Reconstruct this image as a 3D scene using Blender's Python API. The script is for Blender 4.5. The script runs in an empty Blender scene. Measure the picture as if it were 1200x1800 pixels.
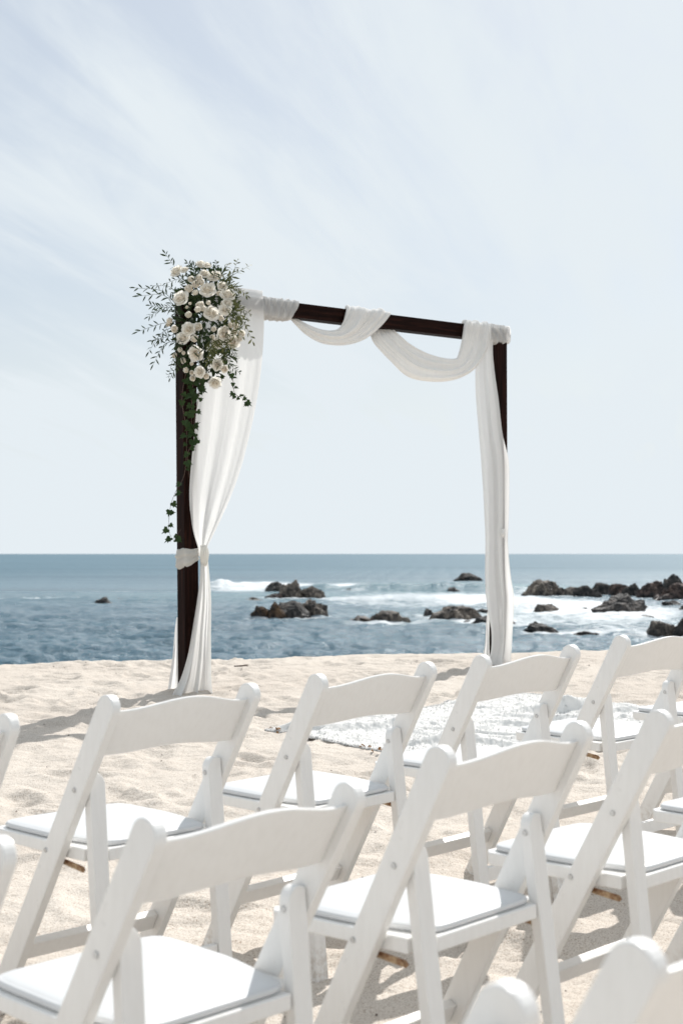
import bpy, bmesh, math, random
import numpy as np
from mathutils import Vector, Matrix
random.seed(7); rng = np.random.default_rng(7)
R = math.radians
scene = bpy.context.scene
col = scene.collection

# ---------------------------------------------------------------- camera
CAM_H = 1.077; FPX = 2500.0
PITCH = math.atan(73.5/FPX)
cam_d = bpy.data.cameras.new('camera'); cam = bpy.data.objects.new('camera', cam_d); col.objects.link(cam)
cam.location = (0, 0, CAM_H); cam.rotation_euler = (math.pi/2+PITCH, 0, 0)
cam_d.sensor_fit = 'VERTICAL'; cam_d.sensor_height = 36; cam_d.lens = 50
cam_d.clip_start = 0.05; cam_d.clip_end = 60000
cam_d.dof.use_dof = True; cam_d.dof.focus_distance = 6.0; cam_d.dof.aperture_fstop = 5.6
scene.camera = cam

# ---------------------------------------------------------------- light
SUN_AZ, SUN_EL = 27.0, 45.0         # degrees clockwise from straight ahead, above the horizon
world = bpy.data.worlds.new('World'); scene.world = world; world.use_nodes = True
wn = world.node_tree; wn.nodes.clear(); WL = wn.links.new
def wnode(t, **k):
    n = wn.nodes.new(t)
    for a, v in k.items(): setattr(n, a, v)
    return n
def wmath(op, a, b=None, clamp=False):
    n = wnode('ShaderNodeMath', operation=op, use_clamp=clamp)
    for i, v in enumerate((a, b)):
        if v is None: continue
        if isinstance(v, (int, float)): n.inputs[i].default_value = v
        else: WL(v, n.inputs[i])
    return n.outputs[0]
sky = wnode('ShaderNodeTexSky', sky_type='NISHITA', sun_disc=False)
sky.sun_elevation = R(SUN_EL); sky.sun_rotation = R(SUN_AZ); sky.air_density = 1.0; sky.dust_density = 1.6; sky.ozone_density = 0.8
bg_sky = wnode('ShaderNodeBackground'); bg_sky.inputs['Strength'].default_value = 0.092; WL(sky.outputs[0], bg_sky.inputs['Color'])
bg_cloud = wnode('ShaderNodeBackground'); bg_cloud.inputs['Color'].default_value = (.73, .79, .83, 1); bg_cloud.inputs['Strength'].default_value = 1.0
tc = wnode('ShaderNodeTexCoord'); sep = wnode('ShaderNodeSeparateXYZ'); WL(tc.outputs['Generated'], sep.inputs[0])
den = wmath('ADD', wmath('MAXIMUM', sep.outputs[2], 0.0), 0.14)
cx_, cy_ = wmath('DIVIDE', sep.outputs[0], den), wmath('DIVIDE', sep.outputs[1], den)
ca, sa = math.cos(R(17)), math.sin(R(17))     # the cirrus streaks run towards this bearing
across = wmath('SUBTRACT', wmath('MULTIPLY', cx_, ca), wmath('MULTIPLY', cy_, sa))
along = wmath('ADD', wmath('MULTIPLY', cx_, sa), wmath('MULTIPLY', cy_, ca))
def streak(ka, kl, sc, det, rough, off, dist=0.6):
    cb = wnode('ShaderNodeCombineXYZ')
    WL(wmath('MULTIPLY', across, ka), cb.inputs[0]); WL(wmath('MULTIPLY', along, kl), cb.inputs[1]); cb.inputs[2].default_value = off
    nz = wnode('ShaderNodeTexNoise'); nz.inputs['Scale'].default_value = sc; nz.inputs['Detail'].default_value = det
    nz.inputs['Roughness'].default_value = rough; nz.inputs['Distortion'].default_value = dist
    WL(cb.outputs[0], nz.inputs['Vector']); return nz.outputs['Fac']
s1 = streak(1.5, .42, 1.3, 7, .6, 3.1, .9); s2 = streak(5.0, .8, 1.4, 6, .6, 8.4, .5); s3 = streak(.8, .5, 1.0, 3, .5, 1.7, .3)
def wrange(v, a, b, c, d):
    n = wnode('ShaderNodeMapRange', interpolation_type='SMOOTHSTEP'); WL(v, n.inputs[0])
    for i, x in enumerate((a, b, c, d)): n.inputs[i+1].default_value = x
    return n.outputs[0]
mix = wmath('ADD', wmath('ADD', wmath('MULTIPLY', s1, .52), wmath('MULTIPLY', s2, .40)), wmath('MULTIPLY', s3, .20))
veil = wrange(mix, .44, .68, .53, 1.0)
low = wrange(sep.outputs[2], .0, .20, .55, 0.0)          # the air thickens towards the horizon, all round
fac = wmath('ADD', veil, low, True)
ms = wnode('ShaderNodeMixShader'); WL(fac, ms.inputs[0]); WL(bg_sky.outputs[0], ms.inputs[1]); WL(bg_cloud.outputs[0], ms.inputs[2])
wo = wnode('ShaderNodeOutputWorld'); WL(ms.outputs[0], wo.inputs[0])

sun_d = bpy.data.lights.new('sun', 'SUN'); sun_d.energy = 4.5; sun_d.angle = R(0.53); sun_d.color = (1.0, .975, .94)
sun = bpy.data.objects.new('sun', sun_d); col.objects.link(sun)
sdir = Vector((math.sin(R(SUN_AZ))*math.cos(R(SUN_EL)), math.cos(R(SUN_AZ))*math.cos(R(SUN_EL)), math.sin(R(SUN_EL))))
sun.rotation_euler = sdir.to_track_quat('Z', 'Y').to_euler(); sun.location = (0, 0, 30)
vs = scene.view_settings; vs.view_transform = 'Standard'; vs.look = 'None'; vs.gamma = 1.0; vs.exposure = 0.12; vs.use_curve_mapping = False
scene.cycles.max_bounces = 8; scene.cycles.diffuse_bounces = 4; scene.cycles.transmission_bounces = 6; scene.cycles.caustics_reflective = False
scene.cycles.use_denoising = True

# ---------------------------------------------------------------- helpers
def ray(u, v):                      # direction through a spot of the photograph (1200 x 1800)
    a, b = (u-600)/FPX, (900-v)/FPX
    return Vector((a, math.cos(PITCH)-b*math.sin(PITCH), math.sin(PITCH)+b*math.cos(PITCH)))
def at_z(u, v, z):
    d = ray(u, v); k = (z-CAM_H)/d.z; return Vector((0, 0, CAM_H))+d*k
def at_depth(u, v, y):
    d = ray(u, v); return Vector((0, 0, CAM_H))+d*(y/d.y)
def make(name, verts, faces, mat=None, parent=None, smooth=True, kind=None):
    me = bpy.data.meshes.new(name); me.from_pydata([tuple(v) for v in verts], [], faces); me.update()
    if mat: me.materials.append(mat)
    if smooth: me.polygons.foreach_set('use_smooth', [True]*len(me.polygons))
    o = bpy.data.objects.new(name, me); col.objects.link(o)
    if parent: o.parent = parent
    if kind: o['kind'] = kind
    return o
def from_bm(name, bm, mat, parent=None, smooth=False):
    bmesh.ops.recalc_face_normals(bm, faces=bm.faces[:])
    me = bpy.data.meshes.new(name); bm.to_mesh(me); bm.free(); me.materials.append(mat)
    if smooth: me.polygons.foreach_set('use_smooth', [True]*len(me.polygons))
    o = bpy.data.objects.new(name, me); col.objects.link(o)
    if parent: o.parent = parent
    return o
def tag(o, label, cat, group=None, kind=None):
    o['label'] = label; o['category'] = cat
    if group: o['group'] = group
    if kind: o['kind'] = kind
    return o
def empty(name, loc=(0, 0, 0)):
    o = bpy.data.objects.new(name, None); o.location = loc; o.empty_display_size = .1; col.objects.link(o); return o
def prism(poly, axis, a, b, bev=0.0, seg=2, bm=None):
    """extrude a 2-D outline between a and b along axis ('x': outline in y,z; 'y': outline in x,z; 'z': x,y)"""
    own = bm is None
    b2 = bmesh.new()
    def P(p, t): return (t, p[0], p[1]) if axis == 'x' else (p[0], t, p[1]) if axis == 'y' else (p[0], p[1], t)
    lo = [b2.verts.new(P(p, a)) for p in poly]; hi = [b2.verts.new(P(p, b)) for p in poly]
    b2.faces.new(lo[::-1]); b2.faces.new(hi); n = len(poly)
    for i in range(n): b2.faces.new((lo[i], lo[(i+1) % n], hi[(i+1) % n], hi[i]))
    bmesh.ops.recalc_face_normals(b2, faces=b2.faces[:])
    if bev > 0:
        es = [e for e in b2.edges if e.is_manifold and e.calc_face_angle(0) > R(35)]
        bmesh.ops.bevel(b2, geom=es, offset=bev, segments=seg, profile=.6, affect='EDGES', clamp_overlap=True)
    if own: return b2
    me = bpy.data.meshes.new('tmp'); b2.to_mesh(me); b2.free(); bm.from_mesh(me); bpy.data.meshes.remove(me); return bm
def box(bm, x0, x1, y0, y1, z0, z1, bev=.002, seg=2):
    return prism([(y0, z0), (y1, z0), (y1, z1), (y0, z1)], 'x', x0, x1, bev, seg, bm)
def grid_faces(nr, nc, wrap=False):
    f = []
    for i in range(nr-1):
        for j in range(nc if wrap else nc-1):
            k = (j+1) % nc; f.append((i*nc+j, i*nc+k, (i+1)*nc+k, (i+1)*nc+j))
    return f
_tab = rng.random((8, 256, 256))
def vnoise(x, y, seed=0):
    """smooth value noise in [-1,1]"""
    t = _tab[seed % 8]
    xi, yi = np.floor(x).astype(int), np.floor(y).astype(int); fx, fy = x-xi, y-yi
    fx = fx*fx*fx*(fx*(fx*6-15)+10); fy = fy*fy*fy*(fy*(fy*6-15)+10)
    g = lambda a, b: t[(a+seed*37) & 255, (b+seed*91) & 255]
    v = (g(xi, yi)*(1-fx)+g(xi+1, yi)*fx)*(1-fy)+(g(xi, yi+1)*(1-fx)+g(xi+1, yi+1)*fx)*fy
    return v*2-1
def fbm(x, y, seed=0, octv=4, gain=.5):
    s = 0; a = 1; tot = 0
    for o in range(octv):
        c, q = math.cos(.7*o+.3), math.sin(.7*o+.3)
        s = s+a*vnoise((x*c-y*q)*2**o, (x*q+y*c)*2**o, seed+o); tot += a; a *= gain
    return s/tot
def sm(a, b, x):
    t = np.clip((x-a)/(b-a), 0, 1); return t*t*(3-2*t)
def crom(pts, n):
    """Catmull-Rom through rows of numbers"""
    P = np.array(pts, float); P = np.vstack([2*P[0]-P[1], P, 2*P[-1]-P[-2]]); m = len(pts)-1
    out = []
    for t in np.linspace(0, m, n):
        i = min(int(t), m-1); f = t-i; p0, p1, p2, p3 = P[i:i+4]
        out.append(.5*(2*p1+(p2-p0)*f+(2*p0-5*p1+4*p2-p3)*f*f+(3*p1-p0-3*p2+p3)*f**3))
    return np.array(out)

# ---------------------------------------------------------------- materials
def mat_new(name):
    m = bpy.data.materials.new(name); m.use_nodes = True; nt = m.node_tree
    return m, nt, nt.nodes['Principled BSDF'], nt.links.new
def nn(nt, t, **k):
    n = nt.nodes.new(t)
    for a, v in k.items():
        if a in n.inputs: n.inputs[a].default_value = v
        else: setattr(n, a, v)
    return n
def ramp(nt, fac, stops):
    r = nt.nodes.new('ShaderNodeValToRGB'); nt.links.new(fac, r.inputs[0]); e = r.color_ramp.elements
    while len(e) < len(stops): e.new(.5)
    for k, (p, c) in zip(e, stops): k.position = p; k.color = (*c, 1)
    return r.outputs[0]
def noise(nt, vec, scale, detail=4, rough=.55, dist=0):
    n = nn(nt, 'ShaderNodeTexNoise'); n.inputs['Scale'].default_value = scale; n.inputs['Detail'].default_value = detail
    n.inputs['Roughness'].default_value = rough; n.inputs['Distortion'].default_value = dist
    if vec is not None: nt.links.new(vec, n.inputs['Vector'])
    return n.outputs['Fac']
def objco(nt): return nt.nodes.new('ShaderNodeTexCoord').outputs['Object']
def worldpos(nt): return nt.nodes.new('ShaderNodeNewGeometry').outputs['Position']
def mapping(nt, vec, scale):
    m = nt.nodes.new('ShaderNodeMapping'); m.inputs['Scale'].default_value = scale; nt.links.new(vec, m.inputs['Vector']); return m.outputs[0]
def bump(nt, bsdf, h, strength, dist, prev=None):
    b = nt.nodes.new('ShaderNodeBump'); b.inputs['Strength'].default_value = strength; b.inputs['Distance'].default_value = dist
    nt.links.new(h, b.inputs['Height'])
    if prev is not None: nt.links.new(prev, b.inputs['Normal'])
    if bsdf is not None: nt.links.new(b.outputs[0], bsdf.inputs['Normal'])
    return b.outputs[0]

def m_paint():
    m, nt, b, L = mat_new('white_paint'); c = objco(nt)
    g = noise(nt, mapping(nt, c, (9, 9, 1.6)), 9, 5, .6)
    cr = ramp(nt, g, [(.25, (.765, .75, .725)), (.6, (.80, .787, .765))])
    sp = noise(nt, c, 190, 2, .5); spr = ramp(nt, sp, [(.735, (0, 0, 0)), (.78, (1, 1, 1))])
    mx = nn(nt, 'ShaderNodeMixRGB'); mx.inputs['Color2'].default_value = (.42, .34, .26, 1)
    ml = nn(nt, 'ShaderNodeMath', operation='MULTIPLY'); L(spr, ml.inputs[0]); ml.inputs[1].default_value = .38
    sz = nn(nt, 'ShaderNodeSeparateXYZ'); L(c, sz.inputs[0]); ft = nn(nt, 'ShaderNodeMapRange'); L(sz.outputs[2], ft.inputs[0])
    for q_, x_ in zip((1, 2, 3, 4), (.02, .11, .55, 0)): ft.inputs[q_].default_value = x_
    fq = nn(nt, 'ShaderNodeMath', operation='MULTIPLY'); L(ft.outputs[0], fq.inputs[0]); L(ramp(nt, noise(nt, c, 60, 4, .7), [(.42, (0,)*3), (.62, (1,)*3)]), fq.inputs[1])
    ma = nn(nt, 'ShaderNodeMath', operation='MAXIMUM'); L(ml.outputs[0], ma.inputs[0]); L(fq.outputs[0], ma.inputs[1]); L(ma.outputs[0], mx.inputs['Fac']); L(cr, mx.inputs['Color1']); L(mx.outputs[0], b.inputs['Base Color'])
    b.inputs['Roughness'].default_value = .36; b.inputs['Specular IOR Level'].default_value = .45
    L(ramp(nt, noise(nt, c, 14, 3), [(.3, (.27,)*3), (.7, (.45,)*3)]), b.inputs['Roughness'])
    bump(nt, b, noise(nt, mapping(nt, c, (60, 60, 12)), 6, 3), .12, .001); return m
def m_vinyl():
    m, nt, b, L = mat_new('white_vinyl'); c = objco(nt)
    L(ramp(nt, noise(nt, c, 7, 4), [(.3, (.61, .617, .62)), (.7, (.64, .645, .646))]), b.inputs['Base Color'])
    b.inputs['Roughness'].default_value = .42
    n1 = bump(nt, None, noise(nt, c, 420, 2), .18, .0006)
    bump(nt, b, noise(nt, c, 9, 2), .2, .006, n1); return m
def m_metal(name, a, bcol, rough=.5, metal=.8):
    m, nt, b, L = mat_new(name); c = objco(nt)
    L(ramp(nt, noise(nt, c, 60, 5, .65), [(.35, a), (.62, bcol)]), b.inputs['Base Color'])
    b.inputs['Metallic'].default_value = metal; b.inputs['Roughness'].default_value = rough
    bump(nt, b, noise(nt, c, 400, 3), .3, .0006); return m
def m_wood():
    m, nt, b, L = mat_new('dark_stained_wood'); c = objco(nt)
    g = noise(nt, mapping(nt, c, (26, 26, 1.3)), 2.6, 6, .62, .4)
    L(ramp(nt, g, [(.25, (.004, .002, .0016)), (.5, (.011, .0042, .003)), (.74, (.034, .012, .008))]), b.inputs['Base Color'])
    b.inputs['Roughness'].default_value = .55; b.inputs['Specular IOR Level'].default_value = .05
    bump(nt, b, g, .45, .004); return m
def m_cloth(name, colr, tr=.36, see=0.0):
    m, nt, b, L = mat_new(name); c = objco(nt)
    nt.nodes.remove(b); out = nt.nodes['Material Output']
    w = noise(nt, c, 900, 1); vd = noise(nt, mapping(nt, c, (6, 6, 1.2)), 6, 4)
    cr = ramp(nt, vd, [(.3, tuple(x*.965 for x in colr)), (.7, colr)])
    bp = bump(nt, None, w, .15, .0008); bp = bump(nt, None, vd, .3, .006, bp)
    d = nn(nt, 'ShaderNodeBsdfDiffuse'); t = nn(nt, 'ShaderNodeBsdfTranslucent'); x = nn(nt, 'ShaderNodeMixShader'); x.inputs[0].default_value = tr
    for q in (d, t): L(cr, q.inputs['Color']); L(bp, q.inputs['Normal'])
    L(d.outputs[0], x.inputs[1]); L(t.outputs[0], x.inputs[2]); fin = x
    if see:
        tp = nn(nt, 'ShaderNodeBsdfTransparent'); y = nn(nt, 'ShaderNodeMixShader'); y.inputs[0].default_value = see
        L(x.outputs[0], y.inputs[1]); L(tp.outputs[0], y.inputs[2]); fin = y
    L(fin.outputs[0], out.inputs[0]); return m
def m_leaf(name, a, bcol, tr=.25):
    m, nt, b, L = mat_new(name); c = objco(nt); out = nt.nodes['Material Output']
    cr = ramp(nt, noise(nt, c, 14, 3), [(.3, a), (.7, bcol)]); L(cr, b.inputs['Base Color']); b.inputs['Roughness'].default_value = .55; b.inputs['Specular IOR Level'].default_value = .22
    t = nn(nt, 'ShaderNodeBsdfTranslucent'); L(cr, t.inputs['Color']); x = nn(nt, 'ShaderNodeMixShader'); x.inputs[0].default_value = tr
    L(b.outputs[0], x.inputs[1]); L(t.outputs[0], x.inputs[2]); L(x.outputs[0], out.inputs[0]); return m
def m_petal():
    m, nt, b, L = mat_new('rose_petal'); c = objco(nt); out = nt.nodes['Material Output']
    ln = nn(nt, 'ShaderNodeVectorMath', operation='LENGTH'); L(c, ln.inputs[0])
    cr = ramp(nt, ln.outputs['Value'], [(.006, (.90, .76, .60)), (.022, (.93, .89, .81)), (.05, (.94, .925, .875))]); L(cr, b.inputs['Base Color'])
    b.inputs['Roughness'].default_value = .6; b.inputs['Specular IOR Level'].default_value = .2
    t = nn(nt, 'ShaderNodeBsdfTranslucent'); L(cr, t.inputs['Color']); x = nn(nt, 'ShaderNodeMixShader'); x.inputs[0].default_value = .56
    L(b.outputs[0], x.inputs[1]); L(t.outputs[0], x.inputs[2]); L(x.outputs[0], out.inputs[0]); return m
def m_sand():
    m, nt, b, L = mat_new('beach_sand'); p = worldpos(nt)
    big = noise(nt, p, .9, 4); fine = noise(nt, p, 210, 3, .65); mid = noise(nt, p, 34, 4, .6)
    c1 = ramp(nt, big, [(.3, (.555, .505, .452)), (.7, (.615, .57, .516))])
    c2 = ramp(nt, fine, [(.32, (.44, .34, .265)), (.46, (.95, .93, .905)), (.70, (1.13, 1.12, 1.10))])
    mu = nn(nt, 'ShaderNodeMixRGB', blend_type='MULTIPLY'); mu.inputs['Fac'].default_value = 1; L(c1, mu.inputs['Color1']); L(c2, mu.inputs['Color2'])
    gr = noise(nt, p, 130, 2, .5); gm = ramp(nt, gr, [(.67, (0,)*3), (.74, (1,)*3)])
    zone = ramp(nt, noise(nt, p, 3.2, 3), [(.45, (.12,)*3), (.62, (.8,)*3)])
    ml = nn(nt, 'ShaderNodeMath', operation='MULTIPLY'); L(gm, ml.inputs[0]); L(zone, ml.inputs[1])
    mx = nn(nt, 'ShaderNodeMixRGB'); L(ml.outputs[0], mx.inputs['Fac']); L(mu.outputs[0], mx.inputs['Color1']); mx.inputs['Color2'].default_value = (.27, .175, .115, 1)
    L(mx.outputs[0], b.inputs['Base Color']); b.inputs['Roughness'].default_value = .95; b.inputs['Specular IOR Level'].default_value = .15
    n1 = bump(nt, None, noise(nt, p, 9, 4, .6), .5, .03); n2 = bump(nt, None, mid, .55, .010, n1); bump(nt, b, fine, .5, .0022, n2)
    return m
def m_sea():
    m, nt, b, L = mat_new('sea_water'); p = worldpos(nt)
    at = nn(nt, 'ShaderNodeAttribute'); at.attribute_name = 'foam'
    tl = nn(nt, 'ShaderNodeAttribute'); tl.attribute_name = 'shoal'
    wp = mapping(nt, p, (.55, 1.6, 1))
    lace = noise(nt, wp, .8, 8, .72, .8); lace2 = noise(nt, mapping(nt, p, (.3, 1.3, 1)), 2.6, 4, .65, .5)
    lm = nn(nt, 'ShaderNodeMath', operation='MULTIPLY_ADD'); L(lace2, lm.inputs[0]); lm.inputs[1].default_value = .35
    la = nn(nt, 'ShaderNodeMath', operation='MULTIPLY'); L(lace, la.inputs[0]); la.inputs[1].default_value = .65; L(la.outputs[0], lm.inputs[2])
    s = nn(nt, 'ShaderNodeMath', operation='ADD'); L(at.outputs['Fac'], s.inputs[0]); L(lm.outputs[0], s.inputs[1])
    fm = nn(nt, 'ShaderNodeMapRange', interpolation_type='SMOOTHSTEP'); L(s.outputs[0], fm.inputs[0]); fm.inputs[1].default_value = .80; fm.inputs[2].default_value = 1.27
    deep = ramp(nt, noise(nt, mapping(nt, p, (.006, .045, 1)), 2.2, 7, .66), [(.34, (.050, .110, .152)), (.66, (.098, .180, .226))])
    mx = nn(nt, 'ShaderNodeMixRGB'); L(tl.outputs['Fac'], mx.inputs['Fac']); L(deep, mx.inputs['Color1']); mx.inputs['Color2'].default_value = (.085, .20, .225, 1)
    mf = nn(nt, 'ShaderNodeMixRGB'); L(fm.outputs[0], mf.inputs['Fac']); L(mx.outputs[0], mf.inputs['Color1']); mf.inputs['Color2'].default_value = (.78, .80, .81, 1)
    L(mf.outputs[0], b.inputs['Base Color'])
    dl = nn(nt, 'ShaderNodeVectorMath', operation='LENGTH'); L(p, dl.inputs[0]); dr = nn(nt, 'ShaderNodeMapRange', interpolation_type='SMOOTHSTEP'); L(dl.outputs['Value'], dr.inputs[0])
    for q_, x_ in zip((1, 2, 3, 4), (50, 320, .21, .62)): dr.inputs[q_].default_value = x_      # beyond some distance the wavelets are finer than the mesh: they become roughness
    rm = nn(nt, 'ShaderNodeMath', operation='MAXIMUM'); L(dr.outputs[0], rm.inputs[0]); L(ramp(nt, fm.outputs[0], [(0, (.15,)*3), (1, (.8,)*3)]), rm.inputs[1]); L(rm.outputs[0], b.inputs['Roughness'])
    b.inputs['IOR'].default_value = 1.33; b.inputs['Specular IOR Level'].default_value = .46
    n1 = bump(nt, None, noise(nt, mapping(nt, p, (.4, 1, 1)), 2.6, 6, .64, .3), 1.0, .22)
    n2 = bump(nt, None, noise(nt, mapping(nt, p, (.5, 1, 1)), 4.5, 4, .6), .9, .10, n1)
    bump(nt, b, lace2, .4, .12, n2); return m
def m_rock(name, dark, midc, lite, wet=.0):
    m, nt, b, L = mat_new(name); c = objco(nt)
    g = noise(nt, c, 2.2, 8, .68, .4); v = nn(nt, 'ShaderNodeTexVoronoi', feature='DISTANCE_TO_EDGE'); v.inputs['Scale'].default_value = 2.4; L(c, v.inputs['Vector'])
    cr = ramp(nt, g, [(.40, dark), (.54, midc), (.70, lite)])
    ck = ramp(nt, v.outputs['Distance'], [(0.0, (.35,)*3), (.07, (1,)*3)])
    mu = nn(nt, 'ShaderNodeMixRGB', blend_type='MULTIPLY'); mu.inputs['Fac'].default_value = .8; L(cr, mu.inputs['Color1']); L(ck, mu.inputs['Color2'])
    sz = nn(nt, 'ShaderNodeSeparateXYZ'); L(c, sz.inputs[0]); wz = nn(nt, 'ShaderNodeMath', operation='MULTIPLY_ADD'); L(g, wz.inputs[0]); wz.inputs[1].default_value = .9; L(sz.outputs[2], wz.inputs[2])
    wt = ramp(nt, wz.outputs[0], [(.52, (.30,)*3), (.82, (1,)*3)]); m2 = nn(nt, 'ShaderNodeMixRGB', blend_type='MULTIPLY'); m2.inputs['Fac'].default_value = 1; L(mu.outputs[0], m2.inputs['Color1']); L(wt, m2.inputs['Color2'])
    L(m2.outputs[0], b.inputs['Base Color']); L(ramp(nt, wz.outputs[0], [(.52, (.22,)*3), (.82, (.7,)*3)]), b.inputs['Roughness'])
    n1 = bump(nt, None, noise(nt, c, 5, 8, .7), .8, .16); bump(nt, b, v.outputs['Distance'], .6, .12, n1); return m
def m_plain(name, colr, rough=.6):
    m, nt, b, L = mat_new(name); c = objco(nt)
    L(ramp(nt, noise(nt, c, 30, 4), [(.3, tuple(x*.75 for x in colr)), (.7, colr)]), b.inputs['Base Color']); b.inputs['Roughness'].default_value = rough; return m
PAINT, VINYL, WOOD = m_paint(), m_vinyl(), m_wood()
RUST = m_metal('rusty_steel', (.19, .075, .028), (.50, .37, .23), .6, .35); STEEL = m_metal('zinc_screw', (.45, .45, .45), (.6, .6, .6), .35, 1)
CLOTH = m_cloth('white_chiffon', (.90, .895, .88), .55, .05); CLOTH3 = m_cloth('folded_chiffon', (.90, .893, .875), .36, .0); CLOTH2 = m_cloth('ivory_chiffon', (.88, .86, .81), .45, .02)
PETAL = m_petal(); LEAF = m_leaf('dark_leaf', (.014, .027, .009), (.038, .064, .020), .2); LEAF2 = m_leaf('olive_leaf', (.050, .064, .020), (.135, .14, .052)); IVY = m_leaf('ivy_leaf', (.012, .03, .009), (.045, .08, .022)); TWIG = m_plain('twig_bark', (.10, .06, .04))
SAND, SEA = m_sand(), m_sea()
ROCK_T = m_rock('tan_rock', (.024, .020, .017), (.19, .155, .125), (.42, .35, .28)); ROCK_D = m_rock('dark_rock', (.011, .0105, .0105), (.060, .051, .045), (.27, .225, .19))
ROCK_R = m_rock('red_rock', (.022, .014, .012), (.12, .075, .06), (.30, .215, .17)); ROCK_O = m_rock('ochre_rock', (.02, .013, .009), (.115, .062, .028), (.25, .15, .075))
WOOL = m_cloth('white_wool', (.765, .75, .72), .0); TUFT = m_cloth('wool_tuft', (.84, .835, .825), .5); HIDE = m_plain('brown_hide', (.36, .20, .09), .8)

# ---------------------------------------------------------------- beach
SEA_Z = -1.92
_gy = [-60, -5, 0, 2.42, 2.82, 3.22, 3.46, 3.94, 4.4, 4.84, 6, 7, 8.9, 10.45, 12, 14]
_gz = [.3, -.08, -.12, -.064, -.032, -.010, -.0, .013, .03, .055, .105, .148, .232, .295, .305, .31]
def ground_base(x, y):
    z = np.interp(y, _gy, _gz)
    yc = 11.5+.28*np.clip(x, -8, 9)+.12*np.sin(x*1.3)+.05*np.sin(x*3.1+1)
    e = y-yc; drop = .22*(np.sqrt(e*e+.25)+e)*.5
    return np.maximum(z-drop, -5.5)
def lines(a, core0, core1, b, step, grow=1.22):
    mid = list(np.arange(core0, core1, step)); l, r = [], []
    x, d = core0, step
    while x > a: d *= grow; x -= d; l.append(x)
    x, d = mid[-1], step
    while x < b: d *= grow; x += d; r.append(x)
    return np.array(l[::-1]+mid+r)
gx = lines(-400, -3.1, 3.7, 400, .0155); gyl = lines(-400, 2.6, 13.6, 40, .0165, 1.16)
X, Y = np.meshgrid(gx, gyl)
Z = ground_base(X, Y)
near = sm(-9, 1.5, Y)*(1-sm(14, 22, Y))*(1-sm(6, 12, np.abs(X)))
rel = .020*fbm(X*1.1, Y*1.3, 1, 3)+.013*fbm(X*3.1, Y*3.6, 3, 3)+.0065*fbm(X*9, Y*10, 5, 3)+.0022*fbm(X*34, Y*34, 2, 2)
r2 = fbm(X*4.3+.6*Y, Y*5.2, 6, 2); rel -= .011*np.maximum(0, .22-np.abs(r2))/.22
# footprints trodden into the dry sand, each with a heel, a ball and a pushed-up rim
for k in range(620):
    fx, fy = rng.uniform(-3.6, 4.4), 2.6+10*rng.random()**.8
    if fy > 11.0+.28*fx: continue
    a = rng.uniform(0, 6.28) if rng.random() < .4 else rng.normal(2.35, .5); dep = rng.uniform(.010, .027); L_, W_ = rng.uniform(.10, .16), rng.uniform(.05, .08)
    ix0, ix1 = np.searchsorted(gx, (fx-.36, fx+.36)); iy0, iy1 = np.searchsorted(gyl, (fy-.36, fy+.36))
    sx, sy = X[iy0:iy1, ix0:ix1]-fx, Y[iy0:iy1, ix0:ix1]-fy
    p, q = (sx*math.cos(a)+sy*math.sin(a))/L_, (-sx*math.sin(a)+sy*math.cos(a))/W_
    q = q+.25*p*p; d2 = p*p+q*q; d2 = d2*(1+.25*vnoise(sx*22+k, sy*22, k))
    rel[iy0:iy1, ix0:ix1] += dep*(-np.exp(-d2**1.3*.9)+.55*np.exp(-(np.sqrt(d2)-1.55)**2*5))
Z = Z+.88*rel*near
def ground(x, y):
    i = int(np.clip(np.searchsorted(gx, x), 1, len(gx)-1)); j = int(np.clip(np.searchsorted(gyl, y), 1, len(gyl)-1))
    return float(Z[j, i])
def np_mesh(name, X, Y, Z, mat):
    nr, nc = X.shape; me = bpy.data.meshes.new(name)
    v = np.stack([X, Y, Z], -1).reshape(-1, 3).astype(np.float32)
    idx = np.arange(nr*nc).reshape(nr, nc)
    f = np.stack([idx[:-1, :-1], idx[:-1, 1:], idx[1:, 1:], idx[1:, :-1]], -1).reshape(-1, 4)
    me.vertices.add(len(v)); me.vertices.foreach_set('co', v.ravel())
    me.loops.add(f.size); me.loops.foreach_set('vertex_index', f.ravel().astype(np.int32))
    me.polygons.add(len(f)); me.polygons.foreach_set('loop_start', np.arange(0, f.size, 4, dtype=np.int32)); me.polygons.foreach_set('loop_total', np.full(len(f), 4, np.int32))
    me.polygons.foreach_set('use_smooth', np.ones(len(f), bool)); me.update(calc_edges=True)
    me.materials.append(mat); o = bpy.data.objects.new(name, me); col.objects.link(o); return o
beach = np_mesh('beach_sand', X, Y, Z, SAND); beach['kind'] = 'structure'; beach['label'] = 'pale dry beach sand full of footprints'

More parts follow.
